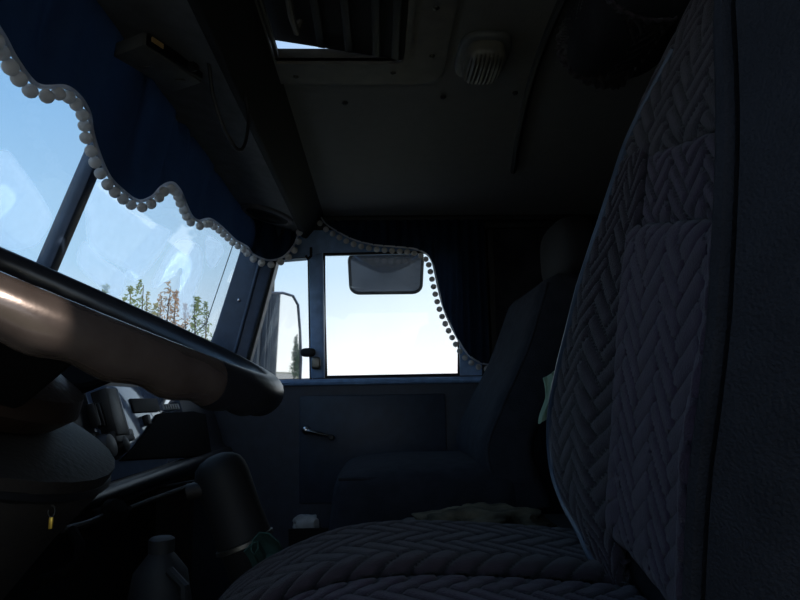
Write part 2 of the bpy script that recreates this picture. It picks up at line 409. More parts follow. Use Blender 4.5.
# A-pillars
YP = 2.03
pl = [P(206, 372, YP), P(243, 375, YP), P(243, 371, YP), P(271, 270, YP), P(284, 219, YP), P(249, 219, YP), P(239, 253, YP), P(211, 341, YP)]
pl = [Vector((q.x, YP, q.z)) for q in pl]
pil = struct('trim_5', prism(NB(), pl, (0, 0.11, 0), 0.006), MT['pillar'])
q0, q1 = pl[2], pl[4]; w = Vector((-0.022, 0, 0))
obj('door_seal', tube(NB(), [q0 + (q1 - q0) * t + Vector((0.004, 0.01, 0)) for t in (0, .3, .6, 1)], 0.008, 8), MT['rubber'], pil)
obj('pillar_rib', tube(NB(), [q0 + w + (q1 - q0) * t + Vector((-0.02, -0.002, 0)) for t in (0, .3, .6, 1)], 0.006, 8), MT['pillar'], pil)
q = P(239, 300, YP - .003); obj('screw', lathe(NB(), [(0.005, 0), (0.005, 0.002), (0.002, 0.004)], q, (0, -1, 0), 10), MT['chrome'], pil)
bm = NB(); prism(bm, [(-0.66, YL, 0.05), (-0.55, YL, 0.05), (-0.38, YL, ZC), (-0.46, YL, ZC)], (0, 0.05, 0))
struct('trim_6', bm, MT['pillar'], smooth=False)
# ---------------- windscreen
win = struct_root('window_1', (-0.6, 1.0, 0.16))
def wq(Y, Z, off=0.0): return Vector((XW(Z) + off, Y, Z))
YD = 1.055
for a, b in ((YL + .05, YD - .011), (YD + .011, YR + .04)):
    bm = NB(); prism(bm, [wq(a, 0.10), wq(b, 0.10), wq(b, 0.63), wq(a, 0.63)], (-0.004, 0, 0))
    pane = obj('pane', bm, MT['glass'], win, smooth=False)
    bm = NB()
    tube(bm, [wq(a, 0.105, .004), wq(b, 0.105, .004), wq(b, 0.62, .004), wq(a, 0.62, .004)], 0.008, 6, closed=True)
    obj('rubber_seal', bm, MT['rubber'], win)
bm = NB(); prism(bm, [wq(YD - .014, 0.08, 0.012), wq(YD + .014, 0.08, 0.012), wq(YD + .014, 0.64, 0.012), wq(YD - .014, 0.64, 0.012)], (-0.03, 0, 0), 0.004)
obj('centre_bar', bm, MT['pillar'], win)
bm = NB(); prism(bm, [wq(YL, 0.06, 0.02), wq(YR, 0.06, 0.02), wq(YR, 0.125, 0.0), wq(YL, 0.125, 0.0)], (-0.04, 0, 0)); obj('sill', bm, MT['rubber'], win, smooth=False)
bm = NB(); prism(bm, [wq(YL, 0.61, 0.02), wq(YR, 0.61, 0.02), wq(YR, 0.66, 0.02), wq(YL, 0.66, 0.02)], (-0.04, 0, 0)); obj('header_rail', bm, MT['rubber'], win, smooth=False)
# reflections of the dash, drawn as pale translucent patches just outside the glass
def onscreen(px, py, off=-0.008):
    d = ray(px, py)                                    # meet the raked plane x = XW(z) + off
    t = (WX - 0.16 * 0.345 + off) / (d.x - 0.345 * d.z); return d * t
REFL = [[(0, 148), (22, 166), (50, 208), (52, 226), (34, 248), (2, 252), (-30, 240), (-40, 180)],
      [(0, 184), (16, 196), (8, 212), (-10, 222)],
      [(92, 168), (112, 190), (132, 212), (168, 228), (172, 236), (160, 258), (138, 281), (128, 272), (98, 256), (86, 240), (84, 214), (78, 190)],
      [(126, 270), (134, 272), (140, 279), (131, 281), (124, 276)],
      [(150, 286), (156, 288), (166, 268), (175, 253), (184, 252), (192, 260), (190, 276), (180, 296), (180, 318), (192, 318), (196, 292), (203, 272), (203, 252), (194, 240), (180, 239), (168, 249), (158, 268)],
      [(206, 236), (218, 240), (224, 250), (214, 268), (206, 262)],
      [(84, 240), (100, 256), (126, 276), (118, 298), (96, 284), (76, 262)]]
for n_, pg in enumerate(REFL):
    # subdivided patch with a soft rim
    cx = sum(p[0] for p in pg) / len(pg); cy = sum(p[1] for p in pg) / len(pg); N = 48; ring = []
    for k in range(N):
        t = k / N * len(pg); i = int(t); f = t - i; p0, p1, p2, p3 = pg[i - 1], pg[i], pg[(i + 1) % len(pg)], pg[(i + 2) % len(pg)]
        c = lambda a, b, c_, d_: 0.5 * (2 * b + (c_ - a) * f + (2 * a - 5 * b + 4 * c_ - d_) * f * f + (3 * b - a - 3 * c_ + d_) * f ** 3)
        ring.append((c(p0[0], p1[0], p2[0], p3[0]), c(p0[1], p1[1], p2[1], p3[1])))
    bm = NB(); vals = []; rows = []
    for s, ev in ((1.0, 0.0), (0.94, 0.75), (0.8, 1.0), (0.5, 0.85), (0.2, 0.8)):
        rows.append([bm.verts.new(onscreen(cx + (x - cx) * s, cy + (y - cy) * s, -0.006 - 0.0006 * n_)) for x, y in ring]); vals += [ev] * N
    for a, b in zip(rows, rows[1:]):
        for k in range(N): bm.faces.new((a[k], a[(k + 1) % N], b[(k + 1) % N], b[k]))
    bm.faces.new(rows[-1]); o = obj('dash_reflection', bm, MT['reflection'], win); add_attr(o, 'edge', vals)

# ---------------- passenger door
YDo = 2.09
dr = struct_root('door_1', (0, YDo, -0.62))
def dp(px, py, y=YDo): q = P(px, py, y); return Vector((q.x, y, q.z))
mb, mbr, mtr, mtl = dp(325, 378), dp(460, 375.5), dp(459, 250), dp(323, 253)          # main pane corners
vb, vbr, vtr, vtl = dp(242, 380), dp(311, 379), dp(309, 257), dp(273, 260)             # vent pane corners
rb = dp(482, 375); rt = dp(481, 215); lt = Vector((vtl.x - .02, YDo, rt.z))
TH = (0, 0.05, 0)
bm = NB()
prism(bm, [(-0.60, YDo, -0.62), (rb.x, YDo, -0.62), (rb.x, YDo, mbr.z), mbr, mb, vbr, vb, (-0.60, YDo, vb.z)], TH)
obj('door_panel', bm, MT['door'], dr, smooth=False)
bm = NB()
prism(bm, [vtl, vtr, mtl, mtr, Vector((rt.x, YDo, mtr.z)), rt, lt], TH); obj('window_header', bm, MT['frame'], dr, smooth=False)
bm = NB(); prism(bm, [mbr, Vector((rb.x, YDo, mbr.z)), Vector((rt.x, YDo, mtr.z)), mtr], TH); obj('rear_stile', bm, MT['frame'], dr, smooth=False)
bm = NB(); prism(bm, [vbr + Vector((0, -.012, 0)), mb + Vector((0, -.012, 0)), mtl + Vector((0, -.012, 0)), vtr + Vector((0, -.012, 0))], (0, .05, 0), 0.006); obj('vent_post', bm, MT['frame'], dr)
bm = NB(); tube(bm, [mb + Vector((.004, .004, .004)), mbr + Vector((-.004, .004, .004)), mtr + Vector((-.004, .004, -.004)), mtl + Vector((.004, .004, -.004))], 0.006, 6, closed=True); obj('window_seal', bm, MT['rubber'], dr)
bm = NB(); tube(bm, [vb, vbr, vtr, vtl], 0.006, 6, closed=True); obj('vent_seal', bm, MT['rubber'], dr)
sh = Vector((0, .026, 0))
bm = NB(); prism(bm, [mb + sh, mbr + sh, mtr + sh, mtl + sh], (0, .004, 0)); obj('window_pane', bm, MT['glass2'], dr, smooth=False)
bm = NB(); prism(bm, [vb + sh, vbr + sh, vtr + sh, vtl + sh], (0, .004, 0)); obj('vent_pane', bm, MT['glass2'], dr, smooth=False)
q = [dp(242, 380), dp(486, 376)]
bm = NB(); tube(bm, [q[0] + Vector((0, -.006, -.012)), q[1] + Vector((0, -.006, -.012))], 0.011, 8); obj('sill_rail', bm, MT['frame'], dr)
a, b = dp(300, 396), dp(448, 500)
bm = NB(); box(bm, (a.x, YDo - .012, b.z), (b.x, YDo - .001, a.z), 0.005); obj('door_card', bm, MT['door'], dr)
bm = NB(); c0 = dp(292, 508); c1 = dp(440, 560)
prism(bm, [(c0.x, YDo - .075, c0.z - .05), (c1.x, YDo - .075, c0.z - .05), (c1.x, YDo - .055, c1.z), (c0.x, YDo - .055, c1.z)], (0, 0.008, 0)); box(bm, (c0.x, YDo - .07, c1.z - .01), (c1.x, YDo - .001, c1.z))
obj('door_pocket', bm, MT['rubber'], dr, smooth=False)
q = P(306, 430, YDo - .03); e = P(332, 437, YDo - .045)
bm = NB(); lathe(bm, [(0.014, -0.03), (0.015, 0.004), (0.011, 0.012), (0.004, 0.015)], q, (0, -1, 0), 16)
tube(bm, [q + Vector((0, -.006, 0)), q + (e - q) * .5 + Vector((0, -.008, 0)), e + Vector((0, 0.004, 0))], [0.008, 0.007, 0.005], 8); cr_ = obj('window_crank', bm, MT['chrome'], dr)
bm = NB(); lathe(bm, [(0.003, 0), (0.009, 0.006), (0.01, 0.02), (0.006, 0.026)], e, (0, -1, 0), 12); obj('crank_knob', bm, MT['black'], cr_)
q = P(308, 352.5, YDo - .02)
bm = NB(); pillow(bm, q, (0.05, 0.022, 0.03), 5, 0.7); la = obj('vent_latch', bm, MT['rubber'], dr)
q = P(316, 363, YDo - .02); bm = NB(); pillow(bm, q, (0.03, 0.014, 0.042), 5, 0.5); obj('latch_catch', bm, MT['steel'], la)
q = P(311, 256, YDo - .012); bm = NB(); tube(bm, [q + Vector((0, 0, .03)), q, q + Vector((-.01, -.008, -.012)), q + Vector((-.016, -.012, 0))], 0.005, 6); obj('hook', bm, MT['rubber'], dr)
o = bm = NB()
pillow(bm, P(306, 524, YDo - .035) , (0.078, 0.05, 0.055), 8, 0.7, fn=lambda u: u * (1 + 0.25 * noise.noise(u * 2.6)))
tag(obj('paper', bm, MT['paper']), 'crumpled white paper lying in the pocket of the passenger door', 'paper')
# ---------------- roof hatch
ht = thing('roof_hatch', 'open square roof hatch with riveted flange and ribbed lid in the ceiling', 'hatch', (0.0, 0.95, ZC - .006))
FX1, FY1, R = 0.130, 1.150, 0.06
outer = [(-0.19, 0.60), (FX1, 0.60)] + [(FX1 - R + R * math.cos(t), FY1 - R + R * math.sin(t)) for t in (0, .3, .6, .9, 1.2, PI / 2)] + [(-0.19, FY1)]
bm = NB()
def strip(poly_in, poly_out, z0, z1):
    n = len(poly_in); a = [[bm.verts.new((x, y, z)) for x, y in pp] for pp, z in ((poly_in, z0), (poly_out, z0), (poly_out, z1), (poly_in, z1))]
    for i in range(n):
        j = (i + 1) % n
        for k in range(4): bm.faces.new((a[k][i], a[k][j], a[(k + 1) % 4][j], a[(k + 1) % 4][i]))
inner = [(HX0 - .004, HY0), (HX1, HY0)] + [(HX1, HY1)] * 6 + [(HX0 - .004, HY1)]
inner = [(HX0 - .004, HY0), (HX1, HY0)] + [(HX1 - .02 + .02 * math.cos(t), HY1 - .02 + .02 * math.sin(t)) for t in (0, .3, .6, .9, 1.2, PI / 2)] + [(HX0 - .004, HY1)]
strip(inner, outer, ZC - .006, ZC)
fl = obj('flange', bm, MT['hatchpaint'], ht)
bm = NB(); inn2 = [(x * .999, y * .998) for x, y in inner]; out2 = [(x + (0.01 if x > 0 else -.001), y + (0.008 if y > .9 else -.008)) for x, y in inner]
strip(inner, out2, ZC - .012, 0.6385); obj('coaming', bm, MT['hatchpaint'], ht)
for px, py in ((393, 73), (436, 8), (432, 56), (296, 77)):
    q = PZ(px, py, ZC - .006); obj('rivet', lathe(NB(), [(0.0055, 0), (0.005, 0.002), (0.002, 0.004)], q, (0, 0, -1), 10), MT['steel'], fl)
rl = Matrix.Rotation(math.radians(9.5), 3, 'Y')
def lidp(x, y, z=0.0): return Vector((HX1 - .005, y, 0.6125)) + rl @ Vector((x - HX1 + .005, 0, z))
bm = NB(); prism(bm, [lidp(HX0 - .03, HY0 + .006), lidp(HX1 - .001, HY0 + .006), lidp(HX1 - .001, HY1 - .006), lidp(HX0 - .03, HY1 - .006)], rl @ Vector((0, 0, 0.02)))
lid = obj('lid', bm, MT['beam'], ht, smooth=False)
for x in (-0.105, -0.055, -0.005, 0.03):
    bm = NB(); prism(bm, [lidp(x, HY0 + .02, 0), lidp(x + .014, HY0 + .02, 0), lidp(x + .014, HY1 - .02, 0), lidp(x, HY1 - .02, 0)], rl @ Vector((0, 0, -0.010)), 0.002); obj('rib', bm, MT['trim'], lid)
bm = NB(); tube(bm, [lidp(-.13, .84, 0.002), lidp(-.13, .85, -.03), lidp(-.13, .92, -.036), lidp(-.13, .97, -.03), lidp(-.13, .985, 0.002)], 0.006, 8); obj('handle', bm, MT['hatchpaint'], lid)
# ---------------- ceiling lamp
q = PZ(483, 50, ZC); lp = thing('ceiling_lamp', 'oval ceiling lamp with ribbed lens beside the roof hatch', 'lamp', q)
bm = NB(); pillow(bm, q + Vector((0, .01, -.006)), (0.095, 0.15, 0.022), 8, 0.6); obj('lamp_base', bm, MT['lampbase'], lp)
def lensf(u): return (u.x * (1 - .015 * math.cos(u.x * 40)), u.y, u.z * (1 + 0.06 * math.cos(u.x * 30)))
bm = NB(); pillow(bm, q + Vector((0, .0, -.022)), (0.07, 0.11, 0.05), 24, 0.55, fn=lensf); obj('lens', bm, MT['lens'], lp)
# engine cover between the seats
bm = NB(); box(bm, (0.02, 0.87, ZF), (0.80, 1.26, -0.227), 0.03); struct('trim_7', bm, MT['rubber'])

# ================================================================== CURTAINS WITH POMPOM FRINGE
POM = None
def pompom(root, pos, r):
    global POM
    if POM is None:
        bm = NB(); bmesh.ops.create_uvsphere(bm, u_segments=12, v_segments=8, radius=1.0)
        POM = bpy.data.meshes.new('pompom'); bm.to_mesh(POM); bm.free(); POM.materials.append(MT['pom'])
        for p in POM.polygons: p.use_smooth = True
    o = bpy.data.objects.new('pompom', POM); COL.objects.link(o); o.parent = root; o.location = Vector(pos) - ORIG[root.name]; o.scale = (r, r, r * random.uniform(.92, 1.05)); return o
def cresample(pts, n):
    out = []
    for k in range(n):
        t = k / (n - 1) * (len(pts) - 1); i = min(int(t), len(pts) - 2); f = t - i
        g = lambda j: pts[max(0, min(len(pts) - 1, j))]
        p0, p1, p2, p3 = g(i - 1), g(i), g(i + 1), g(i + 2)
        out.append(tuple(0.5 * (2 * b + (c - a) * f + (2 * a - 5 * b + 4 * c - d) * f * f + (3 * b - a - 3 * c + d) * f ** 3) for a, b, c, d in zip(p0, p1, p2, p3)))
    return out
# windscreen curtain: hem line in the photograph, put on a plane 5 cm inside the raked glass
HEM = [(-60, -40), (-25, 0), (0, 36), (12, 58), (28, 80), (40, 87), (62, 87), (76, 96), (86, 112), (90, 134), (98, 158), (108, 178), (122, 192), (136, 201), (150, 197), (160, 187), (170, 183), (178, 190), (184, 204), (190, 216), (197, 221), (208, 219), (220, 227), (234, 240), (246, 247), (252, 254), (266, 260), (280, 258), (290, 249), (296, 238), (297, 228)]
hem_px = cresample(HEM, 170)
hem = []
for k, (px, py) in enumerate(hem_px):
    d = ray(px, py); t = (WX + 0.05 - 0.16 * 0.345) / (d.x - 0.345 * d.z); q = d * t
    yl = 1.97 + max(0, min(1, (px - 225) / 70)) * 0.06
    if q.y > yl or px > 240: q = P(px, py, min(yl, max(q.y, 1.9)) if q.y > 0 else yl)
    q = q * (1 + 0.006 * math.sin(k * 0.55)); hem.append(q)
cu = thing('windscreen_curtain', 'navy curtain with white pompom fringe hanging along the top of the windscreen', 'curtain', (-0.45, 1.1, 0.35))
def wc(u, v):
    k = u * (len(hem) - 1); i = min(int(k), len(hem) - 2); f = k - i; b = hem[i] * (1 - f) + hem[i + 1] * f
    xt = -0.415; zt = 0.598
    if b.x > xt - .02: xt = b.x + 0.004
    top = Vector((xt, b.y + (0.0 if b.y < 1.95 else 0.01), max(zt, b.z + 0.03)))
    p = top * (1 - v) + b * v
    p.x += 0.012 * math.sin(u * 70 + 0.6 * math.sin(v * 3)) * math.sin(PI * min(1, v * 1.1)); return p
obj('cloth', sheet(NB(), wc, 170, 10), MT['navy'], cu)
obj('braid', tube(NB(), [p + Vector((0.004, 0, 0.0)) for p in hem], 0.0035, 6), MT['braid'], cu)
def along(pts, px, stepf):
    s = 0; nxt = 0; res = []
    for a, b, pa, pb in zip(pts, pts[1:], px, px[1:]):
        L = math.hypot(pb[0] - pa[0], pb[1] - pa[1])
        while nxt <= s + L and L > 0:
            f = (nxt - s) / L; res.append((a * (1 - f) + b * f, pa[0] * (1 - f) + pb[0] * f, Vector((pb[0] - pa[0], pb[1] - pa[1])) / L)); nxt += stepf(pa[0])
        s += L
    return res
st = [(-60, 16), (0, 15), (60, 13), (90, 12.5), (105, 11.5), (120, 9.2), (160, 8.4), (180, 7.5), (200, 6), (240, 6.2), (252, 8.5), (300, 9.5)]
for i, (p, px, tg) in enumerate(along(hem, hem_px, lambda x: interp(st, x))):
    r = interp([(0, 0.0104), (60, 0.0096), (100, 0.0100), (180, 0.0104), (235, 0.0100), (250, 0.0122), (300, 0.0120)], px)
    nrm = CR * (-tg.y) + CU * (-tg.x)                 # away from the cloth, seen from inside the cab
    if nrm.z > 0.3 : nrm = nrm
    dn = Vector((0, 0, -1)) * 0.45 + nrm * 0.75
    if px > 275: dn = Vector((0.3, -0.2, -0.8))
    pompom(cu, p + dn.normalized() * r * 1.15 + Vector((0.004, random.uniform(-.003, .003), 0)), r)
# passenger window curtain
HEM2 = [(319, 214), (326, 224), (338, 232), (354, 240), (374, 245), (396, 247), (414, 249), (426, 254), (432, 262), (435, 274), (438, 288), (442, 304), (448, 320), (456, 336), (464, 350), (472, 358), (481, 363), (490, 365)]
h2px = cresample(HEM2, 90)
h2 = [P(px, py, 2.045 + 0.006 * math.sin(k * 0.7)) for k, (px, py) in enumerate(h2px)]
cu2 = thing('door_curtain', 'navy curtain with white pompoms gathered to the rear of the passenger window', 'curtain', (0.2, 2.045, 0.3))
def dc(u, v):
    k = u * (len(h2) - 1); i = min(int(k), len(h2) - 2); f = k - i; b = h2[i] * (1 - f) + h2[i + 1] * f
    top = Vector((b.x, 2.05 + 0.008 * math.sin(b.x * 180), 0.597)); p = top * (1 - v) + b * v
    p.y += 0.009 * math.sin(b.x * 160 + v) * v; return p
obj('cloth', sheet(NB(), dc, 120, 12), MT['navy'], cu2)
obj('braid', tube(NB(), [p + Vector((0, -.004, 0)) for p in h2], 0.003, 6), MT['braid'], cu2)
for i, (p, px, tg) in enumerate(along(h2, h2px, lambda x: 7.6)):
    nrm = CR * (-tg.y) + CU * (-tg.x)
    pompom(cu2, p + (nrm * .9 + Vector((0, 0, -.35))).normalized() * 0.0155 + Vector((0, -.008, 0)), 0.0100)

# ================================================================== DRIVER'S SEAT
ds = thing('driver_seat', 'driver seat in dark chevron-embossed cloth, filling the right foreground', 'seat', (0.15, 0.55, ZF))
LEAN = [(-.3, .245), (-.1, .24), (0, .242), (.1, .253), (.2, .273), (.3, .301), (.42, .342), (.6, .405), (.8, .47)]
YFAR = [(-.3, .60), (-.2, .625), (-.15, .685), (-.125, .745), (-.09, .785), (-.03, .786), (.03, .749), (.074, .717), (.117, .692), (.168, .668), (.224, .656), (.28, .646), (.32, .62), (.36, .578), (.40, .515), (.43, .45), (.455, .39)]
def crest(Z): return sinterp([(-.2, .355), (-.1, .328), (-.043, .312), (0, .297), (.04, .288), (.11, .286), (.16, .294), (.215, .309), (.35, .33), (.46, .35)], Z)
def face(Y, Z):
    b = sinterp(LEAN, Z); yc = crest(Z)
    g = max(0, 1 - abs(Y - yc) / 0.11); near = -0.078 * (g * g * (3 - 2 * g))
    far = -0.020 * max(0, min(1, (Y - 0.59) / 0.07)) * max(0, min(1, (0.42 - Z) / .3))
    return b + near + far
def bf(Y, Z, off=0.0): return Vector((face(Y, Z) + off, Y, Z))
# padded body behind the cloth panels
def body(u, v):
    Z = -0.26 + (0.45 + 0.26) * v; yf = sinterp(YFAR, Z); yn = crest(Z) - 0.045; t = u
    topk = max(0, (Z - 0.36) / 0.09); yn = yn + 0.04 * topk * topk
    if t < 0.6:
        s = t / 0.6; Y = yn + (yf - yn) * s; e = max(0, 1 - min(s, 1 - s) / 0.06)
        return (face(Y, Z) + 0.012 + 0.03 * e * e, Y, Z)
    s = (t - 0.6) / 0.4; Y = yf + (yn - yf) * s
    back = sinterp(LEAN, Z) + 0.15 * (1 - 0.6 * topk); e = min(1, min(s, 1 - s) / 0.2)
    fb = (face(Y, Z) + .05) * (1 - e) + back * e
    return (fb, Y, Z)
bm = NB(); vs = grid(bm, body, 90, 50, closeu=True)
bm.faces.new([r[0] for r in vs][::-1]); bm.faces.new([r[-1] for r in vs])
bk = obj('backrest', bm, MT['plain'], ds)
YM = lambda Z: interp([(-.2, .62), (-.14, .615), (-.08, .602), (0, .587), (.15, .58), (.25, .598)], Z)
def surf(Yfun0, Yfun1):
    return lambda u, v: bf(Yfun0(v) + (Yfun1(v) - Yfun0(v)) * (u - 0.0) / 0.2, v)
fY = lambda Z: sinterp(YFAR, Z) - 0.004
nY = lambda Z: crest(Z) + 0.050
# woven() needs normal facing -x : (du x dv) with u->Y, v->Z gives +x, so u runs from far to near
def panel(name, y0, y1, z0, z1, m, w, phase=(0, 0), zslant=0.0, pw=0.2):
    fn = lambda u, v: bf(y1(v) + (y0(v) - y1(v)) * u / pw, v + zslant * (u / pw - .5))
    return woven(name, fn, 0.0, pw, z0, z1, m, bk, w=w, phase=phase)
panel('side_panel', YM, fY, -0.19, 0.256, MT['weave2'], 0.0165, (0.1, 0.02), pw=0.14)
panel('centre_panel', nY, YM, -0.16, 0.122, MT['weave'], 0.0165, (0.0, 0), -.06, pw=0.26)
panel('centre_panel', nY, YM, 0.130, 0.208, MT['weave'], 0.0165, (0.03, .01), -.06, pw=0.26)
panel('shoulder_panel', nY, lambda Z: fY(Z) + .004, 0.216, 0.395, MT['weave2'], 0.0165, (0.01, .03), -.07, pw=0.26)
bm = NB(); tube(bm, [bf(fY(z) - .003, z, -0.008) for z in [-.17 + .52 * k / 70 for k in range(71)]], 0.005, 8); obj('piping', bm, MT['piping'], bk)
bm = NB(); tube(bm, [bf(crest(z) + .004, z, -0.002) for z in [-.2 + .62 * k / 40 for k in range(41)]], 0.006, 8); obj('piping', bm, MT['plain'], bk)
# side cloth of the near bolster with two rows of stitching
def sidecloth(u, v):
    Z = -0.25 + 0.69 * v; yn = crest(Z); a = u
    x = face(yn, Z) + 0.002 + 0.24 * a; y = yn - 0.008 - 0.055 * min(1, a * 6) ** 0.6 - 0.02 * a
    return (x, y, Z)
bm = NB(); slab(bm, lambda u, v: sidecloth(u, v), 30, 30, -0.006); obj('bolster_side', bm, MT['plain'], bk)
bm = NB()
for uu in (0.045, 0.085):
    for k in range(70):
        a = Vector(sidecloth(uu, 0.02 + k * 0.0139)); b = Vector(sidecloth(uu, 0.02 + k * 0.0139 + 0.009)); off = Vector((-.002, -.0025, 0))
        tube(bm, [a + off, b + off], 0.0009, 4)
o = obj('stitching', bm, MT['stitch'], bk); o['kind'] = 'stuff'
# cushion
CZ = [(-.30, -.40), (-.25, -.325), (-.20, -.256), (-.16, -.217), (-.10, -.186), (-.04, -.168), (.03, -.163), (.12, -.167), (.24, -.178), (.34, -.19)]
def cz(X, Y):
    z = sinterp(CZ, X); t = (Y - 0.62); 
    dip = -0.012 * max(0, min(1, -t / 0.05 + .5)); edge = max(0, (Y - 0.805) / 0.05)
    near = max(0, (0.28 - Y) / 0.06)
    return z + dip - 0.03 * edge * edge - 0.03 * near * near
def cushbody(u, v):
    Y = 0.24 + 0.608 * v
    if u < 0.7:
        X = -0.27 + 0.60 * u / 0.7; return (X, Y, cz(X, Y) - 0.012)
    s = (u - .7) / .3; X = 0.33 - 0.60 * s; return (X, Y, -0.37)
bm = NB(); vs = grid(bm, cushbody, 60, 30, closeu=True)
bm.faces.new([r[0] for r in vs]); bm.faces.new([r[-1] for r in vs][::-1])
cb = obj('cushion', bm, MT['plain'], ds)
cf = lambda X, Y: Vector((X, Y, cz(X, Y)))
woven('side_panel', cf, -0.235, 0.27, 0.625, 0.838, MT['weave2'], cb, w=0.0215, phase=(.01, .02), rot90=True)
woven('centre_panel', cf, -0.235, 0.24, 0.30, 0.615, MT['weave'], cb, w=0.0195, phase=(0, 0), rot90=True)
bm = NB(); tube(bm, [cf(-.25 + .5 * k / 40, 0.843) + Vector((0, 0, -.004)) for k in range(41)], 0.0055, 8); obj('piping', bm, MT['piping'], cb)
bm = NB(); box(bm, (-0.16, 0.30, -0.46), (0.28, 0.76, -0.372), 0.01); box(bm, (-0.10, 0.36, ZF), (0.22, 0.70, -0.46), 0.01); obj('seat_base', bm, MT['rubber'], ds)

# ================================================================== PASSENGER SEAT
ps = thing('passenger_seat', 'plain dark passenger seat with low cushion beside the far door', 'seat', (0.1, 1.62, ZF))
def pcf(u):
    z = u.z
    if z > 0: z = z * (1 + 0.06 * math.cos(u.y * 1.5)) - 0.10 * max(0, -u.x - 0.3)
    x = u.x + 0.06 * (u.z if u.x < 0 else 0)
    return (x, u.y, z)
bm = NB(); pillow(bm, (0.105, 1.62, -0.255), (0.44, 0.52, 0.20), 14, 0.30, fn=pcf); pc = obj('cushion', bm, MT['seat2'], ps)
bm = NB(); tube(bm, [(-0.09 + .4 * t, 1.375 + .012 * math.sin(t * 3), -.172 - .02 * t * t) for t in [k / 10 for k in range(11)]], 0.004, 6); obj('piping', bm, MT['seat2'], pc)
PB = [(-.24, .26), (-.126, .222), (-.035, .256), (.10, .325), (.21, .368), (.30, .40)]
def pbf(u, v):
    Z = -0.24 + 0.53 * v; xf = sinterp(PB, Z); w_ = 0.245 - 0.05 * v * v; a = 2 * PI * u
    e = 0.45; cx = math.copysign(abs(math.cos(a)) ** e, math.cos(a)); sy = math.copysign(abs(math.sin(a)) ** e, math.sin(a))
    k = 1 if v < .92 else math.sqrt(max(0.05, 1 - ((v - .92) / .08) ** 2)); 
    return (xf + 0.065 - 0.065 * cx * k - (0.02 * (abs(sy) ** 4) if cx > 0 else 0), 1.62 + w_ * sy * (0.75 + 0.25 * k), Z)
bm = NB(); vs = grid(bm, pbf, 48, 30, closeu=True); bm.faces.new([r[0] for r in vs][::-1]); bm.faces.new([r[-1] for r in vs])
pb = obj('backrest', bm, MT['seat2'], ps)
bm = NB(); tube(bm, [Vector((sinterp(PB, z) + .012, 1.62 - (0.245 - 0.05 * ((z + .24) / .53) ** 2) * 0.985, z)) for z in [-.2 + .46 * k / 24 for k in range(25)]], 0.004, 6); obj('piping', bm, MT['seat2'], pb)
hr = P(566, 254, 1.62)
bm = NB(); pillow(bm, hr, (0.10, 0.26, 0.17), 10, 0.55); hd = obj('headrest', bm, MT['beam'], ps)
for dy in (-.06, .06):
    bm = NB(); tube(bm, [hr + Vector((-0.018, dy, -.05)), hr + Vector((-.025, dy, -.16))], 0.006, 8); obj('headrest_rod', bm, MT['chrome'], hd)
bm = NB(); box(bm, (-0.05, 1.44, ZF), (0.27, 1.80, -0.34), 0.01); obj('seat_base', bm, MT['rubber'], ps)

# ================================================================== STEERING WHEEL
tl = math.radians(25); SC = Vector((-0.296, 0.50, 0.098)); SN = Vector((math.sin(tl), 0, math.cos(tl))); SX = Vector((math.cos(tl), 0, -math.sin(tl))); SY = Vector((0, 1, 0)); SR = 0.222
sw = thing('steering_wheel', 'large worn steering wheel with thick dark rim, left foreground', 'steering wheel', SC - SN * 0.1)
def rimf(u, v):
    a = 2 * PI * u; b = 2 * PI * v; rr = 0.0162
    dwn = max(0, -math.sin(b)); rr += 0.0016 * dwn * math.cos(a * 34)
    rad = SX * math.cos(a) + SY * math.sin(a); return SC + rad * (SR + rr * math.cos(b)) + SN * (rr * math.sin(b))
def rim_arc(u0, u1, nu, nv=24):
    bm = NB(); full = abs(u1 - u0) >= 1
    vs = [[bm.verts.new(rimf(u0 + (u1 - u0) * i / nu, j / nv)) for j in range(nv)] for i in range(nu if full else nu + 1)]
    for i in range(nu):
        for j in range(nv): bm.faces.new((vs[i][j], vs[(i + 1) % len(vs)][j], vs[(i + 1) % len(vs)][(j + 1) % nv], vs[i][(j + 1) % nv]))
    if not full: bm.faces.new(vs[0][::-1]); bm.faces.new(vs[-1])
    return bm
UG = 1 - 24 / 360                                     # the worn section ends 24 degrees short of the rearmost point
obj('rim', rim_arc(UG, 1 + UG - 86 / 360, 120), MT['rim'], sw)
obj('worn_rim', rim_arc(UG - 86 / 360, UG, 60), MT['worn'], sw, label='worn brown section of the rim')
bm = NB(); lathe(bm, [(0.055, -0.10), (0.082, -0.096), (0.094, -0.082), (0.091, -0.066), (0.066, -0.056), (0.02, -0.051)], SC, SN, 40); hb = obj('hub', bm, MT['hub'], sw)
bm = NB(); lathe(bm, [(0.03, -0.056), (0.03, -0.048), (0.01, -0.045)], SC, SN, 24); obj('horn_button', bm, MT['black'], hb)
for an in (70, 190, 310):
    a = math.radians(an); rad = SX * math.cos(a) + SY * math.sin(a); tn = SN.cross(rad)
    bm = NB(); pts = [SC + rad * r + SN * h for r, h in ((0.05, -0.080), (0.10, -0.066), (0.16, -0.034), (0.20, -0.012), (0.218, -0.004))]
    ws = (0.032, 0.03, 0.024, 0.02, 0.016)
    rows = []
    for p, w_ in zip(pts, ws):
        rows.append([bm.verts.new(p + tn * w_ * x + SN * y) for x, y in ((-1, -.006), (1, -.006), (1, .006), (-1, .006))])
    for r0, r1 in zip(rows, rows[1:]):
        for k in range(4): bm.faces.new((r0[k], r0[(k + 1) % 4], r1[(k + 1) % 4], r1[k]))
    bm.faces.new(rows[0][::-1]); bm.faces.new(rows[-1]); bmesh.ops.bevel(bm, geom=list(bm.edges), offset=0.003, segments=1, affect='EDGES')
    obj('spoke', bm, MT['matte'], sw)
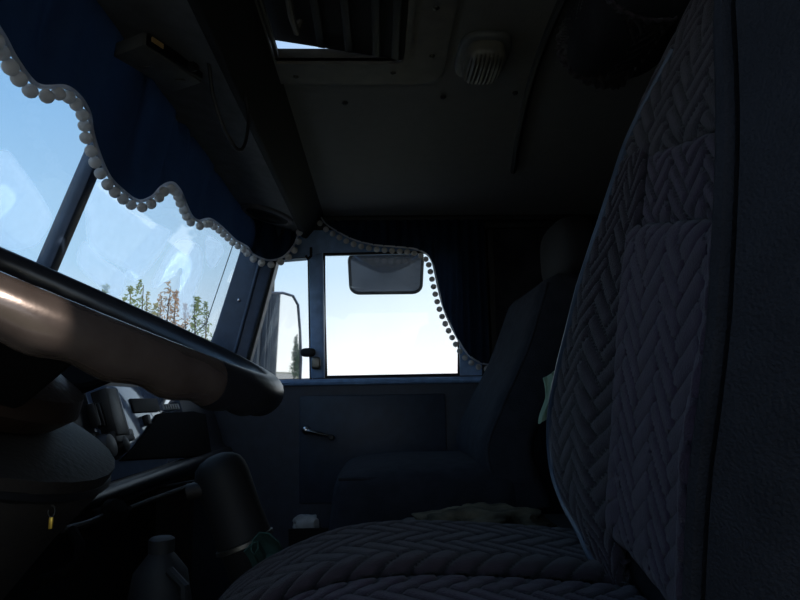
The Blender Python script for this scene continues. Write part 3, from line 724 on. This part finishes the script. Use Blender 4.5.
# column with its flared shroud
cl = thing('steering_column', 'brown-black steering column shroud slanting down under the wheel', 'steering column', SC - SN * 0.75)
bm = NB(); lathe(bm, [(0.08, -0.72), (0.085, -0.45), (0.10, -0.26), (0.122, -0.17), (0.137, -0.128), (0.138, -0.108), (0.09, -0.099)], SC, SN, 32); obj('shroud', bm, MT['shroud'], cl)
bm = NB(); lathe(bm, [(0.1365, -0.125), (0.1405, -0.121), (0.1385, -0.117)], SC, SN, 40); obj('seam_ring', bm, MT['black'], cl)
q = P(51, 523, 0.46); tg_ = thing('key_tag', 'small yellow metal tag glinting beside the steering column', 'tag', q)
bm = NB(); box(bm, q + Vector((-.0013, -.001, -.004)), q + Vector((.0013, .001, .004)), 0.0004); obj('tag_plate', bm, MT['brass'], tg_)
bm = NB(); tube(bm, [q + Vector((0, 0, .004)) + Vector((-.004 * math.sin(t) * .6, 0.0, .004 - .004 * math.cos(t))) for t in [2 * PI * k / 12 for k in range(12)]], 0.0006, 5, closed=True); obj('ring', bm, MT['black'], tg_)

# ================================================================== DASHBOARD
db = thing('dashboard', 'dark dashboard across the cab below the windscreen', 'dashboard', (-0.62, 1.1, -0.2))
TOP = [(YL + .06, .262), (0.5, .255), (0.95, .238), (1.3, .220), (1.60, .197), (1.72, .178), (2.02, .160)]
bm = NB(); rows = []
for k in range(28):
    Y = YL + .06 + (2.03 - YL - .06) * k / 27; t = interp(TOP, Y)
    prof = [(-0.688, -0.21), (-0.688, t - .05), (-0.66, t - .012), (-0.625, t), (-0.606, t - .006), (-0.598, t - .025), (-0.506, -0.10), (-0.500, -0.135), (-0.490, -0.145), (-0.482, -0.155), (-0.480, -0.175), (-0.486, -0.187), (-0.56, -0.20)]
    rows.append([bm.verts.new((x, Y, z)) for x, z in prof])
for a, b in zip(rows, rows[1:]):
    n = len(a)
    for k in range(n): bm.faces.new((a[k], a[(k + 1) % n], b[(k + 1) % n], b[k]))
bm.faces.new(rows[0]); bm.faces.new(rows[-1][::-1])
dd = obj('dash_body', bm, MT['dash'], db)
# the dash face leans back; its fittings are built in the face's own axes
FT = math.atan2(0.092, 0.275); FN = Vector((math.cos(FT), 0, math.sin(FT))); FE = Vector((-math.sin(FT), 0, math.cos(FT))); FO = Vector((-0.506, 0, -0.10))
def fpt(px, py, h):
    d = ray(px, py); return d * ((FO + FN * h).dot(FN) / d.dot(FN))
def dash_rect(name, px0, py0, px1, py1, h0, h1, m, par=db, bev=0.003, label=None, grow=(0, 0, 0, 0)):
    a = fpt(px0, py0, h1); b = fpt(px1, py1, h1)
    y0, y1 = sorted((a.y, b.y)); s0, s1 = sorted(((a - FO).dot(FE), (b - FO).dot(FE))); y0 -= grow[0]; y1 += grow[1]; s0 -= grow[2]; s1 += grow[3]
    q = lambda y, s_: FO + FE * s_ + Vector((0, y, 0)) + FN * h0
    bm = NB(); prism(bm, [q(y0, s0), q(y1, s0), q(y1, s1), q(y0, s1)], FN * (h1 - h0), bev); return obj(name, bm, m, par, label=label)
pn = dash_rect('instrument_panel', 84, 384, 196, 455, -.004, .005, MT['panel'], label='glossy pale blue instrument panel')
shadepoly = [fpt(x, y, .012) for x, y in ((122, 460), (136, 446), (160, 413), (194, 411), (206, 414), (212, 455))]
bm = NB(); prism(bm, [p - FN * .010 for p in shadepoly], FN * .010, 0.002); obj('shade_plate', bm, MT['matte'], db)  # dark plate standing in for shade across the dash face
bx = dash_rect('handset', 117, 388, 131, 435, .004, .034, MT['silver'], label='silver-faced handset on the dash')
dash_rect('handset_cradle', 117, 430, 133, 438, .004, .030, MT['black'], grow=(.012, .012, 0.004, 0))
dash_rect('handset_back', 117, 388, 121, 435, .004, .0335, MT['black'], bx, grow=(.012, -.004, 0, 0))
rd = dash_rect('radio_slot', 131, 398, 161, 411, .004, .010, MT['rubber'])
for k, px in enumerate((96, 102, 108)):
    dash_rect('switch', px, 402, px + 4, 426, .004, .020, MT['black'] if k != 1 else MT['gloss'])
for px, py, r in ((98, 450, .026), (113, 448, .019)):
    q = fpt(px, py, .004); bm = NB(); lathe(bm, [(r, 0), (r, 0.012), (r * .8, 0.026), (r * .3, .03)], q, FN, 20); kb = obj('knob', bm, MT['black'], db)
    bm = NB(); lathe(bm, [(r * 1.25, -.002), (r * 1.25, .004), (r, .006)], q, FN, 24); obj('knob_ring', bm, MT['gloss'], kb)
dash_rect('lock_cylinder', 147, 414, 153, 424, .004, .018, MT['black'])
dash_rect('scale_strip', 163, 404, 180, 409, .005, .008, MT['paper'])
for k in range(6): dash_rect('scale_mark', 165 + k * 2.4, 404.5, 165.7 + k * 2.4, 408.5, .006, .009, MT['black'], bev=0)
bm = NB(); tube(bm, [(-0.480, y, -0.160) for y in (YL + .08, .6, 1.2, 1.7, 2.02)], 0.016, 12); obj('shelf_lip', bm, MT['gloss'], db)
# black moulding at the windscreen foot
bm = NB(); a = P(156, 320, 1.72); b = P(206, 345, 1.96)
prism(bm, [(-0.625, 1.70, .15), (-0.625, 1.70, .212), (-.625, 1.80, .208), (-.625, 1.99, .190), (-.625, 2.01, .15)], (0.03, 0, 0), 0.006)
obj('vent_moulding', bm, MT['dash'], db)
# gauge hood arc behind the wheel
bm = NB(); pts = [(-0.61 + .04 * math.sin(PI * t), 0.25 + 0.6 * t, 0.245 + 0.03 * math.sin(PI * t)) for t in [k / 16 for k in range(17)]]
tube(bm, pts, 0.022, 10); obj('gauge_hood', bm, MT['dash'], db)

# ---------------- things under the dash
q0, q1 = P(196, 462, 1.02), P(252, 585, 0.98)
ax = (q0 - q1).normalized()
gl = thing('gear_lever', 'thick dark gear lever sleeve with rounded top and thin metal band, before the driver seat', 'gear lever', (q1.x - .0, q1.y, ZF))
base = P(262, 590, 0.95); top = P(220, 470, 0.95); ax = (top - base).normalized(); L = (top - base).length
bm = NB(); lathe(bm, [(0.036, -.05), (0.037, L * .40), (0.040, L * .42), (0.038, L * .62), (0.039, L * .93), (0.0375, L * 1.0), (0.033, L * 1.06), (0.024, L * 1.10), (0.012, L * 1.125), (0.003, L * 1.13)], base, ax, 28); obj('sleeve', bm, MT['rubber'], gl)
bm = NB(); lathe(bm, [(0.040, L * .375), (0.0425, L * .38), (0.0425, L * .41), (0.040, L * .415)], base, ax, 28); obj('band', bm, MT['steel'], gl)
bm = NB(); b2 = Vector((base.x + .02, base.y, ZF)); tube(bm, [b2, base - ax * .04], [0.05, 0.03], 16); obj('boot', bm, MT['rubber'], gl)
h = P(206, 488, 0.93); h2_ = P(188, 492, 0.93); bm = NB(); tube(bm, [h, (h + h2_) / 2, h2_], [0.009, 0.011, 0.012], 10); obj('range_switch', bm, MT['shroud'], gl)
# milky jug on the floor
q = P(160, 585, 1.15); jb = Vector((q.x, 1.15, ZF))
jg = thing('jug', 'milky plastic jug standing on the dark floor below the dash', 'jug', jb)
bm = NB(); hz = P(160, 552, 1.15).z - ZF
lathe(bm, [(0.05, 0.0), (0.056, 0.02), (0.056, hz * .75), (0.045, hz * .92), (0.02, hz)], jb, (0, 0, 1), 24); obj('body', bm, MT['jug'], jg)
bm = NB(); lathe(bm, [(0.022, hz), (0.022, hz + .022), (0.018, hz + .025)], jb, (0, 0, 1), 16); obj('cap', bm, MT['jug'], jg)
bm = NB(); tube(bm, [jb + Vector((.03, -.045, hz * .95)), jb + Vector((.06, -.06, hz * .9)), jb + Vector((.064, -.06, hz * .65)), jb + Vector((.045, -.04, hz * .55))], 0.008, 8); obj('handle', bm, MT['jug'], jg)
# pedal rods and hoses under the column
bm = NB(); tube(bm, [P(62, 530, .85), P(88, 523, .9), P(112, 512, .95), P(118, 506, 1.0), Vector((-.54, 1.12, -.196))], 0.0045, 8)
pr = obj('linkage_rod', bm, MT['shroud'], db)
bm = NB(); lathe(bm, [(0.012, -.02), (0.02, -.012), (0.02, .012), (0.012, .02)], P(112, 515, .95), (0.5, -.3, .6), 16); obj('pivot', bm, MT['matte'], pr)
bm = NB(); tube(bm, [P(72, 530, .78), P(80, 545, .76), P(78, 562, .75), P(62, 574, .74), P(42, 580, .74), P(20, 596, .74), P(0, 640, .74)], 0.006, 8)
tag(obj('hose', bm, MT['matte']), 'black hose looping down below the steering column', 'hose')
bm = NB(); tube(bm, [P(130, 508, 1.05), P(150, 500, 1.1), P(172, 492, 1.2), P(205, 480, 1.35), Vector((-.53, 1.45, -.196))], 0.004, 8)
obj('cable', bm, MT['rubber'], db)
for k, (px, py) in enumerate(((108, 585), (60, 600))):
    q = P(px, py, 0.8 - .15 * k); r_ = thing('pedal', ('accelerator' if k == 0 else 'brake') + ' pedal plate low under the dash, ' + ('nearer the jug' if k == 0 else 'nearer the steering column'), 'pedal', Vector((q.x - .05, q.y, ZF)))
    bm = NB(); box(bm, (-.035, -.03, -.005), (.035, .03, .005), 0.003, Matrix.Rotation(math.radians(40), 3, 'Y')); bmesh.ops.translate(bm, verts=bm.verts, vec=q + Vector((0, 0, -.06))); obj('pad', bm, MT['rubber'], r_)
    bm = NB(); tube(bm, [q + Vector((-.005, 0, -.065)), q + Vector((-.08, 0, -.14)), Vector((q.x - .13, q.y, ZF))], 0.008, 8); obj('arm', bm, MT['steel'], r_)
# teal rag on the floor side of the seat, green rag, khaki cloth, bag, lighter
def rag(u, v):
    q = P(252, 552, .86) * (1 - v) + P(282, 534, .86) * v
    return q + Vector((0.02 * u - .01 + .01 * math.sin(v * 9), 0.03 * math.sin(u * 5), -0.10 * u + .01 * math.sin(v * 12)))
bm = NB(); slab(bm, rag, 10, 12, 0.002); tag(obj('rag', bm, MT['teal']), 'teal rag tucked between the gear lever and the driver cushion', 'rag')
def grag(u, v):
    px = 541 + 17 * v + 3 * math.sin(u * 5) + (3 * (1 - u) * (1 - v)); py = 378 + 46 * u - 9 * v
    q = P(px, py, 0.808 + 0.004 * math.sin(v * 8 + u * 3)); return q
bm = NB(); slab(bm, grag, 14, 10, 0.002); tag(obj('rag', bm, MT['green']), 'pale green rag hanging off the far side of the driver backrest', 'rag')
def heap(u): return u * (1 + 0.32 * noise.noise(u * 2.2 + Vector((3, 1, 0))) + 0.14 * noise.noise(u * 5.5))
bm = NB(); q = PZ(497, 522, -0.215); pillow(bm, (0.165, 1.05, -0.212), (0.21, 0.20, 0.058), 20, 0.8, fn=heap)
tag(obj('jacket', bm, MT['khaki']), 'crumpled khaki camouflage jacket heaped on the engine cover between the seats', 'jacket')
bm = NB(); pillow(bm, (0.44, 1.10, -0.125), (0.17, 0.22, 0.21), 16, 0.6, fn=lambda u: u * (1 + .18 * noise.noise(u * 1.8)))
tag(obj('bag', bm, MT['bag']), 'dark blue bag slumped behind the khaki jacket and driver seat', 'bag')
q0, q1 = PZ(528, 530, -.221), PZ(546, 521, -.221)
lt_ = thing('lighter', 'pink cigarette lighter lying beside the khaki jacket', 'lighter', q0)
bm = NB(); tube(bm, [q0, q0 + (q1 - q0) * .85], 0.006, 10); obj('body', bm, MT['pink'], lt_)
bm = NB(); tube(bm, [q0 + (q1 - q0) * .85, q1], 0.0055, 10); obj('cap', bm, MT['chrome'], lt_)
# patterned cushion up under the roof behind the driver's seat
c = Vector((0.355, 0.81, 0.545)); bm = NB()
bm = NB(); pillow(bm, (c.x + .01, .81, 0.545), (0.15, 0.22, 0.14), 10, 0.6); pwt = thing('bunk_cushion', 'dark patterned cushion up under the roof behind the driver backrest', 'cushion', c)
obj('filling', bm, MT['plain'], pwt)
def bc(u, v):                                      # cover wrapped round the underside and the front
    a = -2.6 + u * 9.0; y = 0.72 + v
    return Vector((c.x + .01 - 0.079 * math.cos(a) , y, 0.545 - 0.074 * math.sin(a)))
woven('cover', lambda u, v: bc(u, v), 0.22, 0.50, 0.0, 0.18, MT['weave2'], pwt, w=0.0165, thick=0.004, step=0.004)

# ================================================================== HEADER FITTINGS
# small radio slung under the soffit, with its cable
zb = 0.550; A, B, C_, D = (PZ(x, y, zb) for x, y in ((105, 60), (143, 45), (206, 82), (166, 95)))
A, D = B + (A - B) * .78, B + (D - A) + (A - B) * .78; C_ = B + (D - A)
rdo = thing('overhead_radio', 'small dark radio box slung under the header above the windscreen', 'radio', (A + C_) / 2 + Vector((0, 0, 0)))
bm = NB(); prism(bm, [A, B, C_, D], (0, 0, 0.024), 0.003); bd = obj('case', bm, MT['lampbase'], rdo)
e1 = (C_ - B); n1 = Vector((e1.y, -e1.x, 0)).normalized()
bm = NB(); prism(bm, [B + e1 * .04 + Vector((0, 0, .003)) , B + e1 * .96 + Vector((0, 0, .003)), B + e1 * .96 + Vector((0, 0, .022)), B + e1 * .04 + Vector((0, 0, .022))], n1 * .006, 0.001); fp = obj('front_plate', bm, MT['gloss'], rdo)
s = B + e1 * .08 + Vector((0, 0, .010)) + n1 * .006; bm = NB(); prism(bm, [s, s + e1 * .18, s + e1 * .18 + Vector((0, 0, .008)), s + Vector((0, 0, .008))], n1 * .002); obj('display', bm, MT['orange'], fp)
s = B + e1 * .75 + Vector((0, 0, .012)) + n1 * .006; bm = NB(); lathe(bm, [(0.009, 0), (0.008, .01), (0.003, .012)], s, n1, 14); obj('dial', bm, MT['black'], fp)
for f1, f2 in ((.3, .35), (.62, .8)):
    s = A + (B - A) * f1 + (D - A) * f2; bm = NB(); box(bm, s + Vector((-.008, -.003, -.002)), s + Vector((.008, .003, 0.001))); obj('screw', bm, MT['steel'], bd)
bm = NB(); tube(bm, [((A + C_) / 2 + Vector((dx, dx * .5, 0.026))) for dx in (-.03, .03)], 0.01, 6); tube(bm, [(A + C_) / 2 + Vector((0, 0, .024)), (A + C_) / 2 + Vector((0, 0, .045))], 0.012, 8); obj('bracket', bm, MT['black'], rdo)
cab = cresample([tuple(P(x, y, Y)) for x, y, Y in ((203, 40, .97), (209, 66, .98), (213, 96, 1.0), (223, 126, 1.02), (236, 148, 1.04), (244, 146, 1.06), (248, 124, 1.08), (246, 100, 1.08), (238, 80, 1.07))], 40)
bm = NB(); tube(bm, cab, 0.0032, 8); tag(obj('cable', bm, MT['black']), 'thin black cable hanging in a loop beside the overhead radio', 'cable')
# round speaker on the soffit
sx = -0.343; sz = 0.551 + (0.054 / 0.205) * (-0.25 - sx); sn = Vector((-0.054, 0, -0.205)).normalized()
sk = thing('header_speaker', 'round dark speaker disc set in the header above the passenger pillar', 'speaker', (sx, 1.89, sz))
q = Vector((sx, 1.89, sz)); bm = NB(); lathe(bm, [(0.082, 0.0), (0.082, .008), (0.074, .013), (0.066, .008)], q, sn, 40); obj('bezel', bm, MT['soffit'], sk)
bm = NB(); lathe(bm, [(0.068, 0.004), (0.066, .010), (0.03, .014), (0.005, .015)], q, sn, 40); gr = obj('grille', bm, MT['beam'], sk)
for r in (.02, .034, .048):
    bm = NB(); tube(bm, [q + sn * .0145 + (Vector((0, 1, 0)) * math.cos(t) + sn.cross(Vector((0, 1, 0))) * math.sin(t)) * r for t in [2 * PI * k / 24 for k in range(24)]], 0.0015, 5, closed=True); obj('ring', bm, MT['beam'], gr)

# ================================================================== OUTSIDE
# door mirror
mq = lambda px, py, Y=2.36: P(px, py, Y)
dm = mq(287, 335); d = dm.normalized(); rdir = Vector((1, -0.002, 0.050)).normalized(); 
mn = (rdir - d).normalized(); ms = mn.cross(Vector((0, 0, 1))).normalized(); mu = ms.cross(mn)
# ms points to the driver's right; size of the glass along ms / mu
def mpl(px, py):                                     # meet the mirror plane
    r = ray(px, py); return r * (dm.dot(mn) / r.dot(mn))
out_ = [mpl(x, y) for x, y in ((250, 392), (248, 340), (252, 305), (262, 293), (283, 293), (293, 296), (298, 305), (300, 330), (301, 360), (300, 384), (296, 392))]
mi = thing('door_mirror', 'tall outside door mirror with rounded dark rim, seen through the vent window', 'mirror', dm + Vector((0, 0, -.25)))
bm = NB(); prism(bm, out_, -mn * 0.004); obj('mirror_glass', bm, MT['mirror'], mi, smooth=False)
bm = NB(); prism(bm, [p - mn * .006 + (p - dm) * .03 for p in out_], -mn * .03, .006); obj('housing', bm, MT['black'], mi)
bm = NB(); tube(bm, out_, 0.0055, 8, closed=True); obj('rim', bm, MT['silver'], mi)
bm = NB(); tube(bm, [mpl(274, 296) - mn * .02, mpl(275, 262) - mn * .02, mpl(276, 215) - mn * .02, Vector((mpl(276, 205).x, 2.16, .66)), Vector((mpl(276, 205).x, 2.12, .66))], 0.014, 10); obj('mirror_arm', bm, MT['steel'], mi)
# kerb mirror over the passenger window
km = P(386, 273.5, 2.36); d = km.normalized(); kr = Vector((0.15, -0.25, -1.0)).normalized(); kn = (kr - d).normalized()
kn = (Vector((0, -0.70, -0.82))).normalized(); ks = Vector((1, 0, 0)); ku = ks.cross(kn).normalized()
if ku.z < 0: ku = -ku
kb_ = thing('kerb_mirror', 'wide rounded kerb mirror hanging outside above the passenger window', 'mirror', km)
def rr(w_, h_, r, n=6):
    pts = []
    for cx, cy, a0 in ((w_ - r, h_ - r, 0), (-w_ + r, h_ - r, PI / 2), (-w_ + r, -h_ + r, PI), (w_ - r, -h_ + r, 1.5 * PI)):
        for k in range(n): t = a0 + PI / 2 * k / (n - 1); pts.append((cx + r * math.cos(t), cy + r * math.sin(t)))
    return pts
KW, KH = 0.137, 0.096
bm = NB(); ring = rr(KW, KH, .035); rows = []
for s in (1, .8, .6, .4, .2):
    rows.append([bm.verts.new(km + ks * x * s + ku * y * s + kn * (0.02 * (1 - s * s))) for x, y in ring])
for a, b in zip(rows, rows[1:]):
    for k in range(len(ring)): bm.faces.new((a[k], a[(k + 1) % len(ring)], b[(k + 1) % len(ring)], b[k]))
bm.faces.new(rows[-1]); obj('mirror_glass', bm, MT['dullmirror'], kb_)
bm = NB(); tube(bm, [km + ks * x * 1.02 + ku * y * 1.03 for x, y in ring], 0.006, 8, closed=True); obj('rim', bm, MT['black'], kb_)
bm = NB(); rows = []
for s, dpt in ((1.02, .0), (1.0, .025), (.75, .05), (.3, .058)):
    rows.append([bm.verts.new(km + ks * x * s + ku * y * s - kn * (dpt + .004)) for x, y in ring])
for a, b in zip(rows, rows[1:]):
    for k in range(len(ring)): bm.faces.new((a[k], a[(k + 1) % len(ring)], b[(k + 1) % len(ring)], b[k]))
bm.faces.new(rows[-1]); obj('housing', bm, MT['black'], kb_)
bm = NB(); c0 = km + ku * KH; tube(bm, [c0 - kn * .03, c0 + Vector((0, .0, .03)), c0 + Vector((0, -.08, .16)), Vector((c0.x, 2.15, .66))], 0.02, 10); obj('bracket', bm, MT['black'], kb_)
# thin aerial outside the windscreen
bm = NB(); tube(bm, [Vector((-.742, 2.02, .10)), onscreen(206, 324, -.08), onscreen(236, 236, -.08)], 0.0018, 6); tag(obj('aerial', bm, MT['black']), 'thin aerial rod slanting outside the windscreen beside the pillar', 'aerial')
# truck body behind the cab
bm = NB(); box(bm, (1.12, -0.20, -0.55), (6.5, 2.19, 1.2), 0.02); tb = tag(obj('truck_body', bm, MT['truck']), 'grey truck body behind the cab, reflected in the door mirror', 'truck body')
tb_root = tb
for k in range(9):
    x = 1.35 + k * .6; bm = NB(); box(bm, (x, 2.19, -.5), (x + .06, 2.225, 1.18), .008); obj('body_rib', bm, MT['truck'], tb)
GZ = -2.1
struct('floor_1', box(NB(), (-260, -200, GZ - .2), (260, 300, GZ)), MT['ground'], smooth=False)
struct('floor_2', box(NB(), (-200, -2.0, GZ), (200, 4.4, GZ + .015)), MT['road'], smooth=False)
def tree(name, label, group, pos, h, spread, lm, n=900, conifer=False, seed=0, ls=None):
    rnd = random.Random(seed); pos = Vector(pos)
    t = thing(name, label, 'tree', pos, group)
    bm = NB(); tube(bm, [pos, pos + Vector((.02 * h * rnd.uniform(-1, 1), 0, h * .5)), pos + Vector((.03 * h * rnd.uniform(-1, 1), 0, h * .97))], [h * .014, h * .009, h * .002], 6)
    for k in range(14):
        z = h * rnd.uniform(.2, .9); a = rnd.uniform(0, 2 * PI); r = spread * (1 - z / h) * .9 + .1
        tube(bm, [pos + Vector((0, 0, z)), pos + Vector((math.cos(a) * r, math.sin(a) * r, z + r * (.0 if conifer else .7)))], [h * .004, h * .0015], 4)
    obj('trunk', bm, MT['bark'], t)
    bm = NB(); ls = ls or h * .03
    for k in range(n):
        z = h * (rnd.random() ** (.8 if conifer else .75) * .86 + .14); f = z / h
        r = spread * ((1 - f) ** .8 if conifer else (0.35 + 1.1 * f * (1 - f) * 1.6 if f < .95 else .25)) * math.sqrt(rnd.random()) ; a = rnd.uniform(0, 2 * PI)
        if rnd.random() < .5: r *= .6
        c = pos + Vector((math.cos(a) * r, math.sin(a) * r, z)); u = Vector((rnd.uniform(-1, 1), rnd.uniform(-1, 1), rnd.uniform(-1, .6))).normalized() * ls * rnd.uniform(.5, 1.2); w_ = u.orthogonal().normalized() * ls * .35
        bm.faces.new([bm.verts.new(c - u), bm.verts.new(c + w_), bm.verts.new(c + u), bm.verts.new(c - w_)])
    o = obj('foliage', bm, lm, t); o['kind'] = 'stuff'
    return t
ORD = ['first', 'second', 'third', 'fourth', 'fifth', 'sixth', 'seventh', 'eighth', 'ninth', 'tenth', 'eleventh', 'twelfth', 'thirteenth']
TR = [(98, 290, 33, 1, .45), (106, 284, 27, 0, .5), (124, 298, 36, 1, .5), (131, 286, 24, 0, .5), (140, 280, 29, 0, .5), (148, 292, 34, 1, .5), (155, 303, 26, 1, .45), (161, 292, 38, 2, .6), (168, 282, 30, 2, .6), (176, 291, 25, 2, .5), (186, 304, 34, 2, .6), (197, 297, 23, 0, .45), (206, 302, 31, 0, .5)]
KD = ['green-leaved', 'olive', 'rusty twiggy']
for k, (px, py, Y, lm, sp_) in enumerate(TR):
    q = P(px, py, Y)
    tree('young_tree', 'thin %s young tree, %s from the left of the row beyond the windscreen' % (KD[lm], ORD[k]), 'young trees ahead of the truck', (q.x, q.y, GZ), q.z - GZ, sp_, LEAF[lm], 260, False, 100 + k, 0.13)
q = P(250, 348, 26); tree('young_tree', 'dark bushy tree beyond the vent window, just right of the windscreen pillar', None, (q.x, q.y, GZ), q.z - GZ, .9, LEAF[3], 260, False, 130, 0.13)
for j in range(10):
    x = 78 + j * 15; y = 2.4 + x * (0.012 + 0.018 * ((j * 7 % 10) / 10))
    tree('roadside_conifer', 'conifer beside the road behind the truck, seen in the door mirror', 'conifers behind the truck', (x, y, GZ), 5.0 + (j * 53 % 7) * .45 + x * .012, .9, LEAF[3], 240, True, 500 + j, .3)
